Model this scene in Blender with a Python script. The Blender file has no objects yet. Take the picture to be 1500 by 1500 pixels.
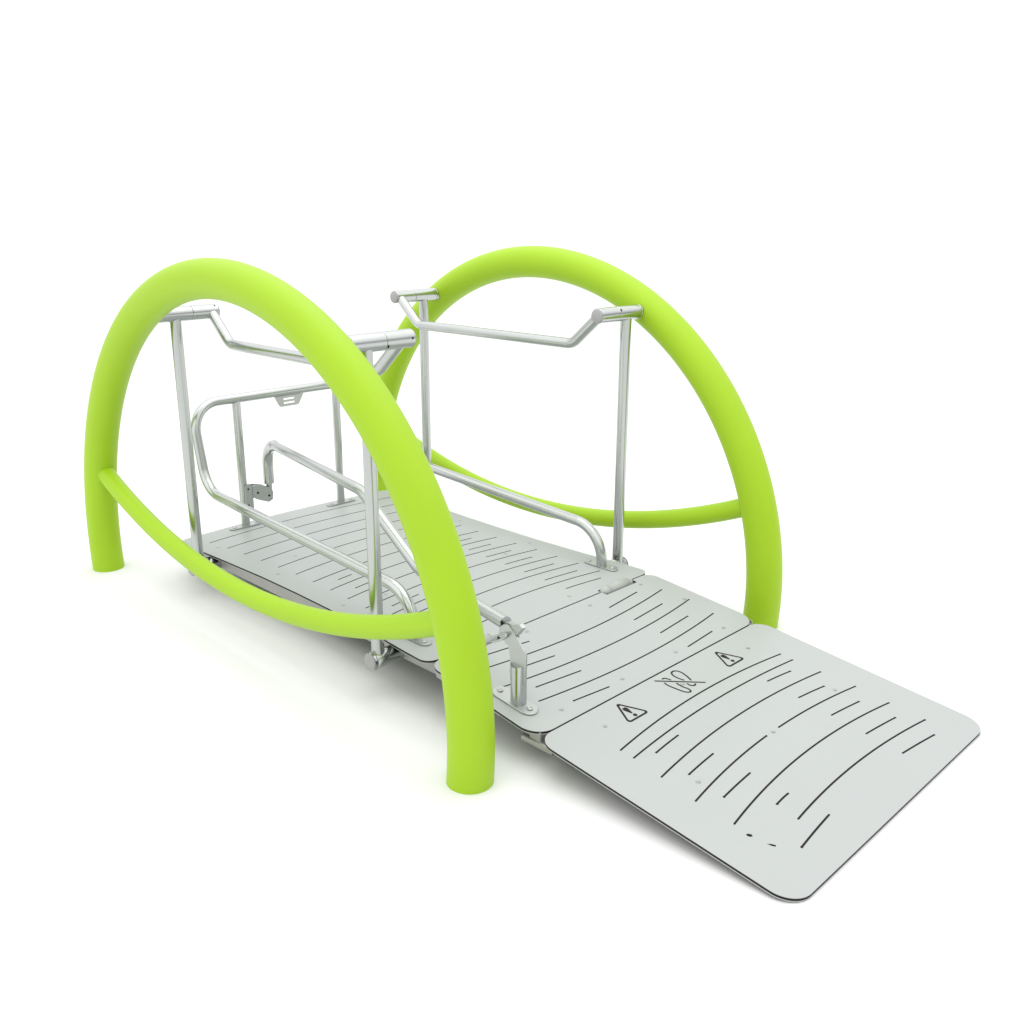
import bpy, bmesh, math
from mathutils import Vector, Matrix

# ------------------------------------------------------------------ units
S = 0.6            # metres per drawing unit
G = 1.9157         # drawing height of the ground below the swing axles
pi = math.pi
sc = bpy.context.scene
col = sc.collection
MB = bpy.data.meshes


def W(x, y, z):
    return Vector((x * S, y * S, (z + G) * S))


# ------------------------------------------------------------------ materials
def mat(name, base, rough=0.5, metal=0.0, spec=0.5, noise=None, coat=0.0, bump=None):
    m = bpy.data.materials.new(name)
    m.use_nodes = True
    nt = m.node_tree
    b = nt.nodes["Principled BSDF"]
    b.inputs["Base Color"].default_value = (*base, 1)
    b.inputs["Roughness"].default_value = rough
    b.inputs["Metallic"].default_value = metal
    b.inputs["Specular IOR Level"].default_value = spec
    b.inputs["Coat Weight"].default_value = coat
    b.inputs["Coat Roughness"].default_value = 0.25
    if noise or bump:
        tc = nt.nodes.new("ShaderNodeTexCoord")
    if noise:                                   # slight real variation of tone and polish
        sca, dc, dr = noise
        n = nt.nodes.new("ShaderNodeTexNoise")
        n.inputs["Scale"].default_value = sca
        n.inputs["Detail"].default_value = 5
        nt.links.new(tc.outputs["Object"], n.inputs["Vector"])
        mr = nt.nodes.new("ShaderNodeMapRange")
        mr.inputs["From Min"].default_value = 0.25
        mr.inputs["From Max"].default_value = 0.75
        mr.inputs["To Min"].default_value = rough - dr
        mr.inputs["To Max"].default_value = rough + dr
        nt.links.new(n.outputs["Fac"], mr.inputs["Value"])
        nt.links.new(mr.outputs["Result"], b.inputs["Roughness"])
        cr = nt.nodes.new("ShaderNodeMapRange")
        cr.inputs["From Min"].default_value = 0.25
        cr.inputs["From Max"].default_value = 0.75
        cr.inputs["To Min"].default_value = 1 - dc
        cr.inputs["To Max"].default_value = 1 + dc
        nt.links.new(n.outputs["Fac"], cr.inputs["Value"])
        mx = nt.nodes.new("ShaderNodeMix")
        mx.data_type = 'RGBA'
        mx.blend_type = 'MULTIPLY'
        mx.inputs[0].default_value = 1.0
        mx.inputs[6].default_value = (*base, 1)
        nt.links.new(cr.outputs["Result"], mx.inputs[7])
        nt.links.new(mx.outputs[2], b.inputs["Base Color"])
    if bump:
        sca, st = bump
        n2 = nt.nodes.new("ShaderNodeTexNoise")
        n2.inputs["Scale"].default_value = sca
        n2.inputs["Detail"].default_value = 3
        nt.links.new(tc.outputs["Object"], n2.inputs["Vector"])
        bp = nt.nodes.new("ShaderNodeBump")
        bp.inputs["Strength"].default_value = st
        bp.inputs["Distance"].default_value = 0.002
        nt.links.new(n2.outputs["Fac"], bp.inputs["Height"])
        nt.links.new(bp.outputs["Normal"], b.inputs["Normal"])
    return m


M_GREEN = mat("lime green powder coat", (0.338, 0.548, 0.014), 0.45, 0, 0.3, noise=(4, 0.02, 0.04), bump=(260, 0.05))
M_STEEL = mat("polished stainless steel", (0.50, 0.52, 0.508), 0.23, 1.0, 0.5, noise=(9, 0.03, 0.04))
M_PLATE = mat("brushed steel plate", (0.47, 0.49, 0.475), 0.33, 1.0, 0.5, noise=(14, 0.03, 0.05))
M_GALV = mat("galvanised underframe", (0.40, 0.40, 0.39), 0.45, 0.6, 0.5, noise=(12, 0.06, 0.06))
M_PANEL = mat("light grey laminate", (0.396, 0.418, 0.409), 0.42, 0, 0.45, noise=(5, 0.015, 0.04), bump=(420, 0.06))
M_CORE = mat("black laminate core", (0.016, 0.012, 0.010), 0.6, 0, 0.2)
M_CAP = mat("grey plastic cap", (0.36, 0.355, 0.36), 0.5, 0, 0.4)
M_HINGE = mat("light grey hinge cover", (0.41, 0.425, 0.40), 0.4, 0, 0.45)
M_SCREW = mat("satin screw head", (0.36, 0.38, 0.37), 0.35, 0.7, 0.5, noise=(30, 0.03, 0.05))
M_BLACK = mat("black hole", (0.006, 0.006, 0.006), 0.8, 0, 0.1)
M_GROUND = mat("white studio floor", (0.78, 0.78, 0.78), 0.9, 0, 0.1)


# ------------------------------------------------------------------ object helpers
def link(name, me, parent=None):
    o = bpy.data.objects.new(name, me)
    col.objects.link(o)
    if parent is not None:
        o.parent = parent
        o.matrix_parent_inverse = parent_world(parent).inverted()
    return o


def parent_world(o):
    m = o.matrix_local.copy() if o.parent is None else None
    if m is None:
        m = parent_world(o.parent) @ o.matrix_parent_inverse @ o.matrix_basis
    else:
        m = o.matrix_basis.copy()
    return m


def empty(name, loc, label, cat, group=None):
    o = bpy.data.objects.new(name, None)
    col.objects.link(o)
    o.location = loc
    o.empty_display_size = 0.1
    o["label"] = label
    o["category"] = cat
    if group:
        o["group"] = group
    return o


class B:
    """collects geometry (given in drawing units) for ONE mesh object"""

    def __init__(s):
        s.v, s.f, s.sm, s.mi = [], [], [], []

    def add(s, vs, fs, smooth=False, mi=0):
        k = len(s.v)
        s.v += [tuple(p) for p in vs]
        for f in fs:
            s.f.append([i + k for i in f])
            s.sm.append(smooth)
            s.mi.append(mi)

    def tube(s, pts, r, n=28, caps=(True, True), mi=0):
        pts = [Vector(p) for p in pts]
        T = []
        for i, p in enumerate(pts):
            a = pts[max(i - 1, 0)]
            b = pts[min(i + 1, len(pts) - 1)]
            T.append((b - a).normalized())
        t0 = T[0]
        u = t0.cross(Vector((0, 0, 1)))
        if u.length < 1e-3:
            u = t0.cross(Vector((0, 1, 0)))
        u.normalize()
        rr = r if isinstance(r, (list, tuple)) else [r] * len(pts)
        vs = []
        rings = []
        for i, p in enumerate(pts):
            if i:
                q = T[i - 1].rotation_difference(T[i])
                u = q @ u
                u = (u - T[i] * u.dot(T[i])).normalized()
            w = T[i].cross(u)
            ring = [p + (u * math.cos(2 * pi * j / n) + w * math.sin(2 * pi * j / n)) * rr[i] for j in range(n)]
            rings.append(ring)
            vs += ring
        fs = []
        for i in range(len(pts) - 1):
            for j in range(n):
                a = i * n + j
                b = i * n + (j + 1) % n
                fs.append([a, b, b + n, a + n])
        s.add(vs, fs, True, mi)
        if caps[0]:
            s.add(rings[0], [list(range(n))[::-1]], False, mi)
        if caps[1]:
            s.add(rings[-1], [list(range(n))], False, mi)

    def ringtube(s, pts, r, n=12, mi=0):
        """closed loop tube"""
        pts = [Vector(p) for p in pts]
        N = len(pts)
        nor = sum(((pts[(i + 1) % N] - pts[i]).cross(pts[(i + 2) % N] - pts[(i + 1) % N]) for i in range(N)), Vector())
        nor.normalize()
        vs = []
        for i in range(N):
            t = (pts[(i + 1) % N] - pts[i - 1]).normalized()
            w = t.cross(nor).normalized()
            vs += [pts[i] + (nor * math.cos(2 * pi * j / n) + w * math.sin(2 * pi * j / n)) * r for j in range(n)]
        fs = []
        for i in range(N):
            for j in range(n):
                a = i * n + j
                b = i * n + (j + 1) % n
                c = ((i + 1) % N) * n
                fs.append([a, b, c + (j + 1) % n, c + j])
        s.add(vs, fs, True, mi)

    def box(s, x0, x1, y0, y1, z0, z1, mi=0, bev=0.004):
        bm = bmesh.new()
        bmesh.ops.create_cube(bm, size=1)
        for v in bm.verts:
            v.co = Vector(((x0 + x1) / 2 + v.co.x * (x1 - x0), (y0 + y1) / 2 + v.co.y * (y1 - y0), (z0 + z1) / 2 + v.co.z * (z1 - z0)))
        if bev:
            bmesh.ops.bevel(bm, geom=list(bm.edges), offset=bev, segments=2, affect='EDGES', profile=0.5)
        bm.verts.index_update()
        s.add([v.co for v in bm.verts], [[v.index for v in f.verts] for f in bm.faces], False, mi)
        bm.free()

    def prism(s, outline, f, t, mi=0, bev=0.0):
        """outline 2D, f(a,b,h) -> 3D, thickness h 0..t"""
        n = len(outline)
        if bev:
            c = Vector((sum(p[0] for p in outline) / n, sum(p[1] for p in outline) / n))
            ins = [(p[0] + (c.x - p[0]) * bev / max(1e-6, (Vector(p) - c).length), p[1] + (c.y - p[1]) * bev / max(1e-6, (Vector(p) - c).length)) for p in outline]
            lay = [(ins, 0), (outline, bev), (outline, t - bev), (ins, t)]
        else:
            lay = [(outline, 0), (outline, t)]
        vs = [f(a, b, h) for o, h in lay for a, b in o]
        fs = []
        for k in range(len(lay) - 1):
            for j in range(n):
                fs.append([k * n + j, k * n + (j + 1) % n, (k + 1) * n + (j + 1) % n, (k + 1) * n + j])
        fs.append(list(range(n))[::-1])
        fs.append([(len(lay) - 1) * n + j for j in range(n)])
        s.add(vs, fs, False, mi)

    def lathe(s, prof, f, n=20, mi=0):
        """prof [(r,h)], f(a,b,h)->3D"""
        vs = []
        for r, h in prof:
            vs += [f(r * math.cos(2 * pi * j / n), r * math.sin(2 * pi * j / n), h) for j in range(n)]
        fs = []
        for i in range(len(prof) - 1):
            for j in range(n):
                fs.append([i * n + j, i * n + (j + 1) % n, (i + 1) * n + (j + 1) % n, (i + 1) * n + j])
        fs.append([(len(prof) - 1) * n + j for j in range(n)])
        s.add(vs, fs, True, mi)

    def build(s, name, mats, parent=None, label=None):
        me = MB.new(name)
        me.from_pydata([W(*p) for p in s.v], [], s.f)
        for m in (mats if isinstance(mats, (list, tuple)) else [mats]):
            me.materials.append(m)
        for p, sm, mi in zip(me.polygons, s.sm, s.mi):
            p.use_smooth = sm
            p.material_index = mi
        bm = bmesh.new()
        bm.from_mesh(me)
        bmesh.ops.recalc_face_normals(bm, faces=bm.faces)
        bm.to_mesh(me)
        bm.free()
        o = link(name, me, parent)
        if label:
            o["label"] = label
        return o


def fillet(pts, rad, n=14):
    """polyline with rounded corners"""
    pts = [Vector(p) for p in pts]
    rad = rad if isinstance(rad, (list, tuple)) else [rad] * (len(pts) - 2)
    out = [pts[0]]
    for i in range(1, len(pts) - 1):
        a, p, b = pts[i - 1], pts[i], pts[i + 1]
        d0 = (a - p).normalized()
        d1 = (b - p).normalized()
        ang = d0.angle(d1)
        L = rad[i - 1] / math.tan(ang / 2)
        bis = (d0 + d1).normalized()
        c = p + bis * (rad[i - 1] / math.sin(ang / 2))
        s0 = p + d0 * L - c
        s1 = p + d1 * L - c
        tot = s0.angle(s1)
        ax = s0.cross(s1).normalized()
        for k in range(n + 1):
            out.append(c + Matrix.Rotation(tot * k / n, 3, ax) @ s0)
    out.append(pts[-1])
    # densify straights a little so tangents stay put at the bends
    res = [out[0]]
    for a, b in zip(out, out[1:]):
        if (b - a).length > 0.1:
            d = (b - a).normalized()
            res += [a + d * 0.004, b - d * 0.004]
        res.append(b)
    return res


def rrect(x0, x1, y0, y1, r, n=8):
    out = []
    for cx, cy, a0 in ((x1 - r, y1 - r, 0), (x0 + r, y1 - r, 90), (x0 + r, y0 + r, 180), (x1 - r, y0 + r, 270)):
        for k in range(n + 1):
            a = math.radians(a0 + 90 * k / n)
            out.append((cx + r * math.cos(a), cy + r * math.sin(a)))
    return out


# ------------------------------------------------------------------ curve-filled sheets with holes
def filled(outline, holes):
    """2D region with holes -> list of triangles ((x,y)*3)"""
    cu = bpy.data.curves.new("tmp", 'CURVE')
    cu.dimensions = '2D'
    cu.fill_mode = 'BOTH'
    for poly in [outline] + holes:
        sp = cu.splines.new('POLY')
        sp.points.add(len(poly) - 1)
        for p, q in zip(sp.points, poly):
            p.co = (q[0], q[1], 0, 1)
        sp.use_cyclic_u = True
    o = bpy.data.objects.new("tmp", cu)
    col.objects.link(o)
    dg = bpy.context.evaluated_depsgraph_get()
    me = MB.new_from_object(o.evaluated_get(dg))
    vs = [(v.co.x, v.co.y) for v in me.vertices]
    fs = [list(p.vertices) for p in me.polygons]
    bpy.data.objects.remove(o)
    bpy.data.curves.remove(cu)
    MB.remove(me)
    return vs, fs


def ribbon(pts, w, n=5, bulb=1.35):
    """outline of a slot of half-width w along a polyline, round ends"""
    P = [Vector(p) for p in pts]
    L, R = [], []
    for i, p in enumerate(P):
        d = (P[min(i + 1, len(P) - 1)] - P[max(i - 1, 0)]).normalized()
        nn = Vector((-d.y, d.x))
        L.append(p + nn * w)
        R.append(p - nn * w)
    d = (P[-1] - P[-2]).normalized()
    a0 = math.atan2(d.y, d.x)
    e1 = [P[-1] + Vector((math.cos(a0 - 2.3 + 4.6 * k / 10), math.sin(a0 - 2.3 + 4.6 * k / 10))) * w * bulb for k in range(0, 11)]
    d = (P[0] - P[1]).normalized()
    a0 = math.atan2(d.y, d.x)
    e0 = [P[0] + Vector((math.cos(a0 - pi / 2 + pi * k / n), math.sin(a0 - pi / 2 + pi * k / n))) * w for k in range(1, n)]
    return [tuple(q) for q in (R + e1 + L[::-1] + e0)]


def spline(pts, n=8):
    """Catmull-Rom through 2D/3D points"""
    P = [Vector(p) for p in pts]
    out = []
    for i in range(len(P) - 1):
        a = P[max(i - 1, 0)]
        b = P[i]
        c = P[i + 1]
        d = P[min(i + 2, len(P) - 1)]
        for k in range(n):
            t = k / n
            out.append(0.5 * ((2 * b) + (c - a) * t + (2 * a - 5 * b + 4 * c - d) * t * t + (3 * b - a - 3 * c + d) * t ** 3))
    out.append(P[-1])
    return out


def arc_slot(x_mid, sag, y0, y1, yref=0.74, n=18):
    """slot whose x = x_mid + sag*(y/yref)^2 between y0 and y1"""
    return [(x_mid + sag * (y / yref) ** 2, y) for y in [y0 + (y1 - y0) * k / n for k in range(n + 1)]]


ZD = -1.65          # top of the flat deck
XH = 1.333          # first hinge line
KS = 0.1145         # fall of transition plate and ramp


def zplane(x):
    return ZD if x <= XH else ZD - KS * (x - XH)


T1, T2, T3 = 0.0022, 0.0105, 0.0048      # top skin, black core, bottom skin


def panel(name, outline, slots, parent, label=None, marks=()):
    """laminate sheet: light skins over a black core, underside blackened to deepen the floor shadow, grooves cut through the top skin"""
    b = B()
    holes = [h for h in slots]
    vs, fs = filled(outline, holes)

    def P(p, h):
        return (p[0], p[1], zplane_of(p[0]) + h)
    zplane_of = zplane if name != "deck_panel" else (lambda x: ZD)
    b.add([P(p, 0) for p in vs], fs, False, 0)
    for loop in [outline] + holes:
        n = len(loop)
        b.add([P(p, 0) for p in loop] + [P(p, -T1) for p in loop], [[j, (j + 1) % n, n + (j + 1) % n, n + j] for j in range(n)], False, 0 if loop is outline else 1)
    vs2, fs2 = filled(outline, [])
    b.add([P(p, -T1) for p in vs2], fs2, False, 1)
    n = len(outline)
    b.add([P(p, -T1) for p in outline] + [P(p, -T1 - T2) for p in outline], [[j, (j + 1) % n, n + (j + 1) % n, n + j] for j in range(n)], False, 1)
    b.add([P(p, -T1 - T2) for p in outline] + [P(p, -T1 - T2 - T3) for p in outline], [[j, (j + 1) % n, n + (j + 1) % n, n + j] for j in range(n)], False, 0)
    b.add([P(p, -T1 - T2 - T3) for p in vs2], fs2, False, 1)  # underside coloured black to cut bounce light and darken the shadow below
    return b.build(name, [M_PANEL, M_CORE], parent, label)


def round_corners(pts, rad, n=9):
    """closed polygon, rounded where rad>0"""
    out = []
    N = len(pts)
    for i in range(N):
        if not rad[i]:
            out.append(tuple(pts[i]))
            continue
        a, p, b2 = Vector(pts[i - 1]), Vector(pts[i]), Vector(pts[(i + 1) % N])
        d0 = (a - p).normalized()
        d1 = (b2 - p).normalized()
        ang = d0.angle(d1)
        r = rad[i]
        L = r / math.tan(ang / 2)
        c = p + (d0 + d1).normalized() * (r / math.sin(ang / 2))
        s0 = p + d0 * L - c
        s1 = p + d1 * L - c
        a0 = math.atan2(s0.y, s0.x)
        da = math.atan2(s1.y, s1.x) - a0
        da = (da + pi) % (2 * pi) - pi
        for k in range(n + 1):
            out.append((c.x + r * math.cos(a0 + da * k / n), c.y + r * math.sin(a0 + da * k / n)))
    return out


# ================================================================== the setting
bm = bmesh.new()
bmesh.ops.create_circle(bm, cap_ends=True, segments=96, radius=400)
me = MB.new("ground")
bm.to_mesh(me)
bm.free()
me.materials.append(M_GROUND)
ground = link("ground", me)
ground["kind"] = "structure"
ground["label"] = "seamless white studio floor under the swing"

# ================================================================== the two green arches
RA, ZC = 1.993, -1.718          # arch circle
RT = 0.1109                     # arch tube radius
YA = 1.2635                     # arch plane
RP = 0.0476                     # axle radius


def make_arch(sy, label):
    t = empty("swing_arch", W(0, sy * YA, -G), label, "swing frame", "green arches of the wheelchair swing")
    b = B()
    a0 = math.radians(-9)
    pts = []
    N = 110
    for k in range(N + 1):
        a = a0 + (pi - 2 * a0) * k / N
        pts.append((RA * math.cos(a), sy * YA, ZC + RA * math.sin(a)))
    b.tube(pts, RT, 48)
    b.build("arch_tube", M_GREEN, t)
    b = B()
    pts = []
    for k in range(61):
        x = -1.90 + 3.80 * k / 60
        pts.append((x, sy * YA, -1.548 + 4.5 - math.sqrt(4.5 ** 2 - x * x)))
    b.tube(pts, 0.0615, 36)
    b.build("brace_tube", M_GREEN, t)
    for sx in (1, -1):
        b = B()                                   # fixed axle: inner length + collar at the arch
        b.tube([(sx, sy * y, 0) for y in (.745, .747, .7475, .9225, .923, .925)], [RP - .002, RP, RP, RP, RP, RP - .002], 36)
        b.tube([(sx, sy * 0.91, 0), (sx, sy * 1.25, 0)], RP - 0.006, 24)
        b.tube([(sx, sy * y, 0) for y in (1.140, 1.142, 1.1425, 1.26)], [RP - .002, RP, RP, RP], 36)
        ax = b.build("axle", M_STEEL, t)
        b = B()
        f = lambda a, c, h: (sx + a, sy * (0.745 - h), c)
        b.lathe([(RP - .004, -.004), (RP - .004, .006), (RP - .008, .009), (0.004, .010)], f, 32)
        b.build("end_cap", M_CAP, ax)
    b = B()                                       # dipped tie bar joining the two axles
    pth = fillet([(-0.968, sy * 0.785, -0.018), (-0.768, sy * 0.785, -0.194), (0.768, sy * 0.785, -0.194), (0.968, sy * 0.785, -0.018)], 0.12, 14)
    b.tube(pth, 0.034, 28)
    b.build("tie_bar", M_STEEL, t)
    return t


arch_near = make_arch(-1, "lime green tubular arch with curved brace standing in front of the grey platform")
arch_far = make_arch(1, "lime green tubular arch standing behind the platform, its right foot hidden by the ramp")


def hole(y, ang, sx, z0, r, parent, name="drain_hole", ry=None, rc=RP):
    """small dark hole on a Y tube at (sx, z0)"""
    b = B()
    rx = ry or r
    c, s_ = math.cos(ang), math.sin(ang)

    def f(a, h, t):
        th = ang + a / rc
        rr = rc + 0.0006 + t
        return (sx + rr * math.cos(th), y + h, z0 + rr * math.sin(th))
    out = [(r * math.cos(2 * pi * k / 14), rx * math.sin(2 * pi * k / 14)) for k in range(14)]
    b.prism(out, f, 0.0004)
    b.build(name, M_BLACK, parent)


def child(t, name, i=0):
    return [c for c in t.children if c.name.split('.')[0] == name][i]


ax_nr, ax_nl = child(arch_near, "axle", 0), child(arch_near, "axle", 1)
ax_fr, ax_fl = child(arch_far, "axle", 0), child(arch_far, "axle", 1)
bpy.context.view_layer.update()
for axl, sx, sy, ang in ((ax_nr, 1, -1, 0.10), (ax_nl, -1, -1, 0.9), (ax_fr, 1, 1, 2.6), (ax_fl, -1, 1, -0.05)):
    hole(sy * 0.766, ang, sx, 0, 0.006, axl)
hole(-0.919, -0.55, 1, 0, 0.010, ax_nr, "set_screw_slot", 0.006)
hole(0.932, 0.62, 1, 0, 0.011, ax_fr, "set_screw_slot", 0.006)

# ================================================================== the swing platform
plat = empty("swing_platform", W(0, 0, -G), "grey wheelchair swing platform with steel rails and a slotted ramp, hanging between the green arches", "wheelchair swing")
YP = 1.0313
HB = -1.7139

for sx in (1, -1):
    b = B()
    b.tube([(sx, -1.082, HB), (sx, 1.082, HB)], RP, 36)
    ct = b.build("cross_tube", M_STEEL, plat)
    for sy in (1, -1):
        b = B()
        f = lambda a, c, h: (sx + a, sy * (1.082 + h), HB + c)
        b.lathe([(RP - .004, 0), (RP - .004, .003)], f, 36, 1)
        b.lathe([(RP + .0015, .003), (RP + .0015, .010), (RP - .002, .013), (0.004, .014)], f, 36, 0)
        b.build("end_cap", [M_CAP, M_BLACK], ct)
        hole(sy * 1.045, 0.35, sx, HB, 0.006, ct)
    for sy in (1, -1):
        b = B()
        b.tube([(sx, sy * YP, -0.02), (sx, sy * YP, HB)], 0.0357, 32)
        post = b.build("hanger_post", M_STEEL, plat)
        b = B()
        b.tube([(sx, sy * y, 0) for y in (.927, .929, .9295, 1.1355, 1.136, 1.138)], [RP - .002, RP, RP, RP, RP, RP - .002], 36, (False, False))
        b.build("bearing_sleeve", M_STEEL, post)
        # obliquely cut saddle around the cross tube
        b = B()
        n = 40
        r0, r1 = RP + 0.0004, RP + 0.0045
        vs = []
        for rad in (r0, r1):
            for side in (0, 1):
                for j in range(n):
                    a = 2 * pi * j / n
                    up = max(0.0, (math.sin(a) + 0.45) / 1.45)
                    y = 1.066 if side == 0 else 1.062 - 0.118 * up ** 1.15
                    vs.append((sx + rad * math.cos(a), sy * y, HB + rad * math.sin(a)))
        q = lambda k, j: k * n + j % n
        fs = []
        for j in range(n):
            fs += [[q(0, j), q(0, j + 1), q(1, j + 1), q(1, j)], [q(2, j), q(2, j + 1), q(3, j + 1), q(3, j)],
                   [q(0, j), q(0, j + 1), q(2, j + 1), q(2, j)], [q(1, j), q(1, j + 1), q(3, j + 1), q(3, j)]]
        b.add(vs, fs, True)
        b.build("saddle_joint", M_STEEL, post)


# ---- panels -------------------------------------------------------
def notch(x, sgn, y0, y1, d):
    return [(x, y0), (x - sgn * d, y0 + sgn * 0 + 0.006), (x - sgn * d, y1 - 0.006), (x, y1)]


# deck: hourglass sides, bowed back edge, notches for the two hinge covers
side = [(1.31, .962), (1.05, .946), (0.8, .924), (0.35, .905), (0.0, .902), (-0.4, .908), (-0.8, .927), (-1.1, .946), (-1.425, .972)]
side = [(x, y - 0.003) for x, y in side]
back = [(-1.447, .80), (-1.462, .595), (-1.482, .30), (-1.489, 0), (-1.482, -.30), (-1.462, -.595), (-1.447, -.80)]
HX = XH - 0.004
xs = side[0][0] + 0.018
pts = [(HX, side[0][1])] + side[1:-1] + [(-1.437, side[-1][1])] + back + [(-1.437, -side[-1][1])] + [(x, -y) for x, y in side[1:-1][::-1]] + [(HX, -side[0][1])]
rad = [0.07] + [0] * (len(side) - 2) + [0.085] + [0] * len(back) + [0.085] + [0] * (len(side) - 2) + [0.07]
out = round_corners(pts, rad)
# notches on the hinge edge (walking from -y to +y at the end of the loop)
CN0, CN1, ND = 0.452, 0.762, 0.026
out += [(HX, -CN1), (HX - ND, -CN1 + .004), (HX - ND, -CN0 - .004), (HX, -CN0), (HX, CN0), (HX - ND, CN0 + .004), (HX - ND, CN1 - .004), (HX, CN1)]
deck_outline = out

SW = 0.0047
slots = []
yend = [.815, .785, .768, .75, .736, .726, .722, .724, .731, .741, .738, .735, .733]
for i in range(13):
    xe = -1.236 + 0.1937 * i
    sag = 0.062 + 0.001 * i
    ye = yend[i]
    slots.append(ribbon(arc_slot(xe - sag, sag, -ye, ye, ye), SW))
for i, (ya, yb) in enumerate([(.472, .58), (.404, .588), (.389, .596), (.380, .605), (.368, .614), (.358, .626), (.346, .635)]):
    xe = 0.012 + 0.1937 * i
    for sy in (1, -1):
        xm = xe - 0.048
        slots.append(ribbon([(xm + 0.048 * (y / 0.62) ** 2, sy * y) for y in [ya + (yb - ya) * k / 6 for k in range(7)]], SW))
deck = panel("deck_panel", deck_outline, slots, plat)

# transition plate
YO = -0.012
fl_x0, fl_x1 = XH + 0.006, 2.137


def outl(x0, x1, ha, hb, r4, yo):
    p = [(x0, yo - ha), (x1, yo - hb), (x1, yo + hb), (x0, yo + ha)]
    return round_corners(p, r4, 12)


hw0, hw1 = 0.948, 0.966
o2 = outl(fl_x0, fl_x1, hw0, hw1, [0.08, 0.115, 0.115, 0.08], YO)
# the loop starts at the near corner on the hinge edge and ends at the far one: add notches walking +y -> -y
ND2 = 0.040
o2 += [(fl_x0, CN1), (fl_x0 + ND2, CN1 - .004), (fl_x0 + ND2, CN0 + .004), (fl_x0, CN0), (fl_x0, -CN0), (fl_x0 + ND2, -CN0 - .004), (fl_x0 + ND2, -CN1 + .004), (fl_x0, -CN1)]
slots = []
for xm, xe, y0, y1 in ((1.602, 1.540, -.83, .801), (1.789, 1.731, -.82, .835), (1.981, 1.926, -.745, .801)):
    sag = xe - xm
    slots.append(ribbon(arc_slot(xm, sag, y0, y1, 0.80, 22), SW))
for xf, xn in (((1.498, 1.467), (1.489, 1.452)), ((1.687, 1.661), (1.681, 1.648)), ((1.878, 1.852), (1.870, 1.836)), ((2.070, 2.051), (2.064, 2.038))):
    i = [1.498, 1.687, 1.878, 2.070].index(xf[0])
    ye = (.640, .643, .642, .600)[i]
    slots.append(ribbon([(xf[0] + (xf[1] - xf[0]) * k / 6, .338 + (ye - .338) * k / 6) for k in range(7)], SW))
    ye = (.655, .660, .661, .602)[i]
    slots.append(ribbon([(xn[0] + (xn[1] - xn[0]) * k / 6, -.356 - (ye - .356) * k / 6) for k in range(7)], SW))
flap = panel("transition_panel", o2, slots, plat)

# ramp
o3 = outl(2.147, 3.490, 0.970, 0.961, [0.095, 0.115, 0.115, 0.095], -0.020)
slots = []
SR = 0.0048
for xm, sag, y0, y1, cut in ((2.392, .054, -.738, .701, None), (2.480, .042, -.736, .700, None), (2.632, .054, -.748, .712, None),
                             (2.818, .060, -.765, .729, (-.045, .012)), (3.008, .062, -.759, .721, None), (3.206, .056, -.511, .720, None)):
    full = arc_slot(xm, sag, y0, y1, 0.73, 26)
    if cut:
        slots.append(ribbon([p for p in full if p[1] < cut[0]], SR))
        slots.append(ribbon([p for p in full if p[1] > cut[1]], SR))
    else:
        slots.append(ribbon(full, SR))
for x0, y0, x1, y1 in ((2.552, .381, 2.575, .579), (2.742, .372, 2.770, .589), (2.933, .360, 2.962, .601), (3.124, .349, 3.153, .612), (3.314, .337, 3.348, .623),
                       (2.545, -.421, 2.563, -.618), (2.736, -.409, 2.756, -.631), (2.927, -.397, 2.947, -.641), (3.116, -.388, 3.123, -.496), (3.306, -.376, 3.333, -.660)):
    slots.append(ribbon([(x0 + (x1 - x0) * k / 5 - 0.0015 * math.sin(pi * k / 5), y0 + (y1 - y0) * k / 5) for k in range(6)], SR))
# two leftover nicks near the low end
slots.append([(3.141, -.774), (3.150, -.781), (3.162, -.776), (3.167, -.763), (3.158, -.757), (3.146, -.764)])
slots.append([(3.228, -.757), (3.247, -.753), (3.262, -.744), (3.259, -.734), (3.244, -.741)])
ramp = panel("ramp_panel", o3, slots, plat)

# ---- engraved warning marks on the ramp ----------------------------
def mark(name, polys_, label=None):
    b = B()
    for outl_, holes_ in polys_:
        vs, fs = filled(outl_, holes_)
        b.add([(p[0], p[1], zplane(p[0]) + 0.0008) for p in vs], fs, False)
        for loop in [outl_] + holes_:
            n = len(loop)
            b.add([(p[0], p[1], zplane(p[0]) + 0.0008) for p in loop] + [(p[0], p[1], zplane(p[0]) - 0.0012) for p in loop], [[j, (j + 1) % n, n + (j + 1) % n, n + j] for j in range(n)])
    return b.build(name, M_CORE, ramp, label)


def triangle(xa, yc, h, w):
    """apex at xa (towards the deck), base at xa+h, centred on yc"""
    o = round_corners([(xa - .012, yc), (xa + h, yc - w), (xa + h, yc + w)], [.014, .016, .016], 5)
    i = round_corners([(xa + .012, yc), (xa + h - .011, yc - w + .018), (xa + h - .011, yc + w - .018)], [.008, .009, .009], 5)
    ex = [(xa + .050, yc - .015), (xa + .044, yc - .008), (xa + .044, yc + .008), (xa + .050, yc + .015), (xa + .064, yc + .015), (xa + .100, yc + .004), (xa + .100, yc - .004), (xa + .064, yc - .015)]
    dot = [(xa + .1185 + .0115 * math.cos(2 * pi * k / 14), yc + .0115 * math.sin(2 * pi * k / 14)) for k in range(14)]
    return [(o, [i]), (ex, []), (dot, [])]


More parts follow.
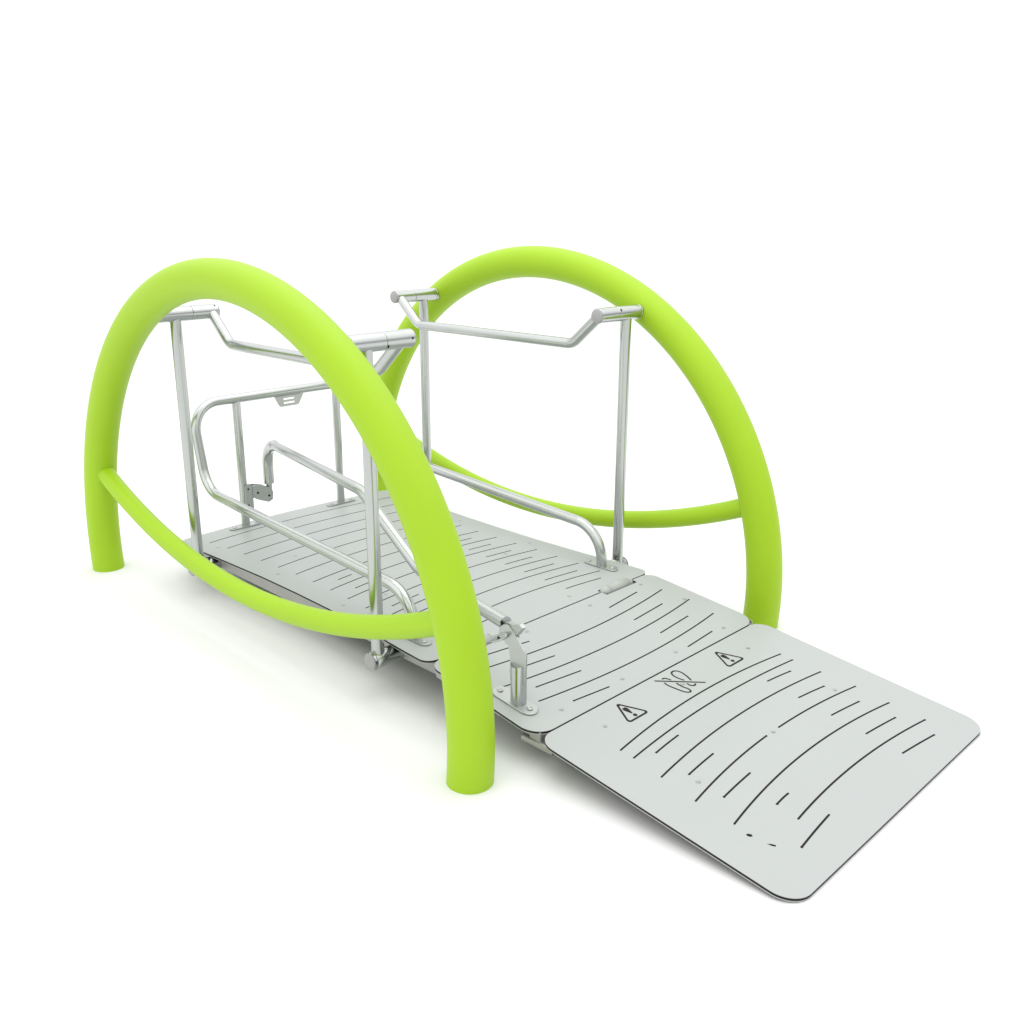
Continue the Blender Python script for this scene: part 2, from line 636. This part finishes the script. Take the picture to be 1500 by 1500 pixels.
mark("warning_triangle", triangle(2.190, -.451, .146, .086), "engraved warning triangle with exclamation mark nearer the viewer")
mark("warning_triangle", triangle(2.197, .411, .148, .086), "engraved warning triangle with exclamation mark at the far side")
LW = 0.0048
strokes = [[(2.178, -.114), (2.349, .091)],
           spline([(2.289, .050), (2.266, .060), (2.240, .068), (2.214, .072), (2.193, .067), (2.180, .052), (2.179, .033), (2.188, .018), (2.210, .009), (2.240, .010), (2.266, .018)], 5),
           spline([(2.190, -.067), (2.191, -.055), (2.200, -.046), (2.221, -.038)], 5),
           spline([(2.222, -.090), (2.242, -.094), (2.264, -.092), (2.307, -.083), (2.336, -.074), (2.351, -.062), (2.355, -.047), (2.347, -.037), (2.329, -.034), (2.300, -.042), (2.263, -.039)], 5),
           spline([(2.300, .004), (2.316, .003), (2.327, .010), (2.332, .024), (2.327, .037)], 5)]
mark("no_touch_symbol", [(ribbon(s_, LW, bulb=1.0), []) for s_ in strokes], "engraved pair of hands struck through by a line")


# ---- screws --------------------------------------------------------
def screw(x, y, parent, r=0.0130, h=0.0009, z=None, metal=M_PLATE, name="screw"):
    b = B()
    z0 = zplane(x) if z is None else z
    f = lambda a, c, t: (x + a, y + c, z0 + t + 0.0002)
    b.lathe([(r, 0), (r, h * 0.6), (r * 0.85, h), (r * 0.55, h), (r * 0.5, h * 0.3), (0.001, h * 0.3)], f, 18)
    return b.build(name, metal, parent)


for x, y in ((.377, .812), (-.356, .806), (-1.107, .824), (.42, .525), (-.57, .533), (1.241, .261)):
    screw(x, y, deck, metal=M_SCREW)
    screw(x, -y, deck, metal=M_SCREW)
for x, y in ((1.406, .261), (1.402, -.285), (1.412, .751), (1.704, .815), (2.060, .227), (2.056, -.241), (2.051, -.711), (2.066, .697)):
    screw(x, y, flap, metal=M_SCREW)
for x, y in ((2.275, -.647), (2.289, .606), (2.811, -.643), (2.819, -.018), (2.823, .601), (2.285, -.02)):
    screw(x, y, ramp, metal=M_SCREW)


# ---- flanges -------------------------------------------------------
def stadium(L, w, n=10):
    o = []
    for c, a0 in ((L / 2 - w, -90), (-(L / 2 - w), 90)):
        for k in range(n + 1):
            a = math.radians(a0 + 180 * k / n)
            o.append((c + w * math.cos(a), w * math.sin(a)))
    return o


def flange(x, y, ang, L, w, parent, bolts, t=0.010):
    b = B()
    c, s_ = math.cos(ang), math.sin(ang)

    def f(a, d, h):
        X = x + a * c - d * s_
        return (X, y + a * s_ + d * c, zplane(X) + 0.001 + h)
    b.prism(stadium(L, w), f, t, bev=0.003)
    o = b.build("flange", M_PLATE, parent)
    for a in bolts:
        X, Y = x + a * c, y + a * s_
        b = B()
        z0 = zplane(X) + 0.001 + t
        g = lambda p, q, h: (X + p, Y + q, z0 + h)
        b.lathe([(.0165, 0), (.0165, .003), (.0135, .0065), (.008, .0085), (.0075, .005), (.001, .005)], g, 20)
        b.build("bolt", M_PLATE, parent)
    return o


# ---- the U-shaped safety rail --------------------------------------
YR = 0.805
ctrl = [(1.045, YR, ZD + 0.008), (1.045, YR, -1.392), (-1.225, YR, -1.262), (-1.385, 0.79, -0.672), (-1.385, -0.79, -0.672), (-1.225, -YR, -1.262), (1.045, -YR, -1.392), (1.045, -YR, ZD + 0.008)]
path = fillet(ctrl, [0.235, 0.22, 0.21, 0.21, 0.22, 0.235], 18)
b = B()
b.tube(path, 0.0345, 32)
rail = b.build("safety_rail", M_STEEL, plat)
for sy in (1, -1):
    flange(1.037, sy * (YR + 0.005), 0, 0.27, 0.036, rail, (-.105, .095))
    b = B()
    b.tube([(-1.39, sy * 0.435, ZD), (-1.39, sy * 0.435, -0.69)], 0.031, 28)
    rp = b.build("rail_post", M_STEEL, plat)
    flange(-1.39, sy * 0.435, pi / 2, 0.27, 0.034, rp, (-.095, .095))

# slotted tag plate under the back bar
b = B()
tag_o = round_corners([(-.128, -.690), (.145, -.690), (.088, -.787), (-.078, -.787)][::-1], [.03, .03, 0, 0], 6)
tag_h = [rrect(-.043, .052, -.7375, -.7245, .0055, 4), rrect(-.042, .055, -.767, -.754, .0055, 4)]
vs, fs = filled(tag_o, tag_h)
for dx in (-.003, .003):
    b.add([(-1.385 + dx, p[0], p[1]) for p in vs], fs)
for loop in [tag_o] + tag_h:
    n = len(loop)
    b.add([(-1.388, p[0], p[1]) for p in loop] + [(-1.382, p[0], p[1]) for p in loop], [[j, (j + 1) % n, n + (j + 1) % n, n + j] for j in range(n)])
b.build("tag_plate", M_PLATE, rail)

# ---- the swinging lock arm -----------------------------------------
A = Vector((-1.37, -.225, 0))
D = (Vector((1.70, -.808, 0)) - A).normalized()


def ap(s_, z):
    p = A + D * s_
    return (p.x, p.y, z)


b = B()
pth = fillet([ap(0.0, -1.345), ap(0.0, -1.022), ap(1.62, -1.020), ap(2.34, -1.318), ap(3.20, -1.322)], [0.19, 0.30, 0.30], 16)
b.tube(pth, [0.040 if p[0] < -1.2 else 0.034 for p in pth], 30)
arm = b.build("lock_arm", M_STEEL, plat, "bent swing-over bar locking the platform from the back post to the catch")
b = B()
b.tube([ap(0, -1.475), ap(0, -1.335)], 0.022, 20)
b.build("pivot_pin", M_STEEL, arm)
b = B()                                            # wedge latch tip reaching past the catch
tipo = [(3.16, -1.348), (3.16, -1.312), (3.285, -1.298), (3.335, -1.278), (3.362, -1.288), (3.315, -1.342)]
nrm = Vector((-D.y, D.x, 0))


def ft(a, z, h):
    p = A + D * a + nrm * (h - 0.013)
    return (p.x, p.y, z)


b.prism(tipo, ft, 0.026, bev=0.002)
b.build("latch_tip", M_PLATE, arm)

# hinge bracket on the left back post (plates face along x)
b = B()
p1 = round_corners([(-.445, -1.315), (-.445, -1.545), (-.382, -1.545), (-.382, -1.315)], [.028, 0, 0, .028], 7)
b.prism(p1, lambda a, z, h: (-1.357 + h, a, z), 0.014)
p2 = round_corners([(-.385, -1.325), (-.385, -1.425), (-.335, -1.452), (-.255, -1.484), (-.222, -1.470), (-.212, -1.415), (-.236, -1.374), (-.262, -1.362), (-.280, -1.352)], [.02, .02, .03, .02, .02, .02, .012, .01, .01], 5)
b.prism(p2, lambda a, z, h: (-1.350 + h, a, z), 0.012)
b.prism(p2, lambda a, z, h: (-1.396 + h, a, z), 0.010)
b.box(-1.386, -1.350, -.392, -.377, -1.545, -1.39, 0, 0.002)
for yy, zz in ((-.418, -1.352), (-.425, -1.476)):
    b.lathe([(.0075, 0), (.0075, .0015)], lambda a, c, h: (-1.3428 + h, yy + a, zz + c), 14, 1)
for yy, zz in ((-.343, -1.395), (-.250, -1.434)):
    b.lathe([(.0085, 0), (.0085, .0015)], lambda a, c, h: (-1.3378 + h, yy + a, zz + c), 14, 1)
b.build("hinge_bracket", [M_PLATE, M_BLACK], plat)

# ---- catch post on the transition plate -----------------------------
YC = -0.845
catch = B()
zf = zplane(1.865)
n = 32
vs = []
for side in (0, 1):
    for j in range(n):
        a = 2 * pi * j / n
        x = 1.888 + 0.0405 * math.cos(a)
        y = YC + 0.0405 * math.sin(a)
        z = zf if side == 0 else -1.488 - 0.35 * (0.0405 * math.sin(a)) * -1.0
        vs.append((x, y, z))
catch.add(vs, [[j, (j + 1) % n, n + (j + 1) % n, n + j] for j in range(n)], True)
catch.add(vs[n:], [list(range(n))])
cp = catch.build("catch_post", M_STEEL, plat)
fl_ = flange(1.863, YC, 0, 0.285, 0.050, cp, (-.105, .100))
po = [(1.858, -1.58), (1.858, -1.46), (1.850, -1.42), (1.838, -1.392), (1.790, -1.384), (1.778, -1.360), (1.780, -1.336), (1.793, -1.314), (1.812, -1.300), (1.832, -1.297), (1.853, -1.302), (1.870, -1.312), (1.901, -1.339),
      (1.955, -1.398), (1.964, -1.412), (1.967, -1.436), (1.954, -1.58)]
b = B()
b.prism([(x - .019, z - .013) for x, z in po], lambda a, z, h: (a, -0.857 + h, z), 0.012, bev=0.002)
b.build("catch_plate", M_PLATE, cp)
q = [(1.76, -1.362), (1.772, -1.330), (1.792, -1.319), (1.815, -1.316), (1.829, -1.320), (1.842, -1.334), (1.849, -1.352), (1.848, -1.376), (1.838, -1.42), (1.78, -1.42)]
b = B()
b.prism(q, lambda a, z, h: (a, -0.808 + h, z), 0.010, bev=0.002)
b.build("catch_plate", M_PLATE, cp)
b = B()
b.box(1.79, 1.82, -0.845, -0.808, -1.420, -1.400, 0, 0.003)
b.build("spacer", M_STEEL, cp)

# snap hook hanging from the catch plate
b = B()
h0 = Vector((1.830, -0.864, -1.350))
h1 = Vector((1.722, -0.872, -1.418))
L = (h1 - h0).length
e1 = (h1 - h0).normalized()
e2 = e1.cross(Vector((0.0, -0.9, 0.45))).normalized()
ring = []
for k in range(28):
    a = 2 * pi * k / 28
    ring.append(h0 + e1 * (L / 2 + L / 2 * math.cos(a)) + e2 * (0.013 * math.sin(a)))
b.ringtube(ring, 0.0055, 10)
b.tube([h0 + Vector((0, 0.02, 0)), h0 + Vector((0, -0.012, 0))], 0.008, 12)
b.build("snap_hook", M_STEEL, cp)

# ---- hinge covers ----------------------------------------------------
for sy in (1, -1):
    b = B()
    y0, y1 = 0.458, 0.756
    zc = ZD - 0.010
    prof = []
    ys = []
    for t in (0, .12, .3, .5, .75, 1):
        ys.append((y0 + 0.055 * t, 0.003 + 0.032 * math.sqrt(1 - (1 - t) ** 2)))
    ys += [(y0 + .0555, .0305), (y0 + .0585, .0305), (y0 + .059, .035), (y1 - .049, .035), (y1 - .0485, .0305), (y1 - .0455, .0305)]
    for t in (1, .75, .5, .3, .12, 0):
        ys.append((y1 - 0.045 * t, 0.003 + 0.032 * math.sqrt(1 - (1 - t) ** 2)))
    b.tube([(XH, sy * y, zc) for y, r in ys], [r for y, r in ys], 28)
    b.build("hinge_cover", M_HINGE, plat)

# ---- underframe -------------------------------------------------------
for sy in (1, -1):
    b = B()
    b.box(-1.36, 1.325, sy * 0.872 - .014, sy * 0.872 + .014, -1.748, -1.6690, 0, 0.003)
    b.build("side_beam", M_GALV, plat)
for x in (-1.28, -0.45, 0.45, 1.27):
    b = B()
    b.box(x - .025, x + .025, -.857, .857, -1.735, -1.6692, 0, 0.003)
    b.build("cross_beam", M_GALV, plat)
for sy in (1, -1):
    b = B()
    zt = zplane(1.75) - 0.075
    pts2 = [(1.36, zplane(1.36) - .019), (2.118, zplane(2.118) - .019), (2.118, zplane(2.118) - .052), (1.36, zplane(1.36) - .075)]
    b.prism(pts2, lambda a, z, h: (a, sy * 0.915 + h - .012, z), 0.024)
    b.build("side_beam", M_GALV, plat)
    b = B()
    b.tube([(2.005, sy * 0.93, -1.812), (2.205, sy * 0.93, -1.812)], 0.0175, 16)
    b.box(2.05, 2.12, sy * 0.93 - .004, sy * 0.93 + .004, -1.812, -1.745, 0, 0.001)
    b.build("ramp_stop", M_GALV, plat)
    b = B()
    x0, x1 = 2.19, 3.30
    pts2 = [(x0, zplane(x0) - .019), (x1, zplane(x1) - .019), (x1, zplane(x1) - .021), (x0, zplane(x0) - .055)]
    b.prism(pts2, lambda a, z, h: (a, sy * 0.72 + h - .012, z), 0.024)
    b.build("ramp_rib", M_GALV, plat)

# ================================================================== light
w = bpy.data.worlds.new("World")
sc.world = w
w.use_nodes = True
nt = w.node_tree
bg = nt.nodes["Background"]
tc = nt.nodes.new("ShaderNodeTexCoord")
sep = nt.nodes.new("ShaderNodeSeparateXYZ")
nt.links.new(tc.outputs["Generated"], sep.inputs[0])
# studio dome: bright overhead, dimmer low down all round, with a white backdrop behind the swing
def ramp_node(src, f0, f1, t0, t1):
    n = nt.nodes.new("ShaderNodeMapRange")
    n.interpolation_type = 'SMOOTHSTEP'
    for k, v in zip(("From Min", "From Max", "To Min", "To Max"), (f0, f1, t0, t1)):
        n.inputs[k].default_value = v
    nt.links.new(src, n.inputs["Value"])
    return n.outputs["Result"]


def dotted(v):
    n = nt.nodes.new("ShaderNodeVectorMath")
    n.operation = 'DOT_PRODUCT'
    n.inputs[1].default_value = Vector(v).normalized()
    nt.links.new(tc.outputs["Generated"], n.inputs[0])
    return n.outputs["Value"]


sky = ramp_node(sep.outputs[2], -0.03, 0.66, 0.34, 1.64)
back_lobe = ramp_node(dotted((-0.715, 0.70, 0.0)), 0.15, 0.50, 0.0, 1.10)
left_lobe = ramp_node(dotted((-0.25, -0.80, 0.50)), 0.35, 0.98, 0.0, 1.6)
mx1 = nt.nodes.new("ShaderNodeMath")
mx1.operation = 'MAXIMUM'
nt.links.new(sky, mx1.inputs[0])
nt.links.new(back_lobe, mx1.inputs[1])
mx2 = nt.nodes.new("ShaderNodeMath")
mx2.operation = 'MAXIMUM'
nt.links.new(mx1.outputs[0], mx2.inputs[0])
nt.links.new(left_lobe, mx2.inputs[1])
bg.inputs["Color"].default_value = (1, 1, 1, 1)
nt.links.new(mx2.outputs[0], bg.inputs["Strength"])


def area(name, loc, target, size, power, color=(1, 1, 1)):
    l = bpy.data.lights.new(name, 'AREA')
    l.shape = 'RECTANGLE'
    l.size, l.size_y = size
    l.energy = power
    l.color = color
    o = bpy.data.objects.new(name, l)
    col.objects.link(o)
    o.location = loc
    d = Vector(target) - Vector(loc)
    o.rotation_euler = d.to_track_quat('-Z', 'Y').to_euler()
    return o


area("softbox_lamp", (0.3, 0.4, 6.0), (0.3, 0.2, 0.3), (5, 5), 85)

# ================================================================== camera
R = [[0.6991444819118707, 0.7149766241722056, -0.0023281536672765278], [0.20403838779337233, -0.20263897082179702, -0.957760817642361], [-0.6852483708253987, 0.669138157925252, -0.2875565959764047]]
cam = bpy.data.cameras.new("camera")
co = bpy.data.objects.new("camera", cam)
col.objects.link(co)
r, d, f = (Vector(v) for v in R)
m = Matrix((r, -d, -f)).transposed().to_4x4()
m.translation = W(4.882072262047591, -3.9146835611239075, 0.6220401398673913)
co.matrix_world = m
cam.sensor_width = 36
cam.lens = 1413.7699303251413 / 1500 * 36
cam.shift_x = (750 - 727.9693) / 1500
cam.shift_y = -(750 - 733.9448) / 1500
cam.clip_end = 2000
sc.camera = co

sc.view_settings.view_transform = 'Standard'
sc.view_settings.look = 'None'
sc.view_settings.exposure = 0
sc.view_settings.gamma = 1
sc.view_settings.use_curve_mapping = False
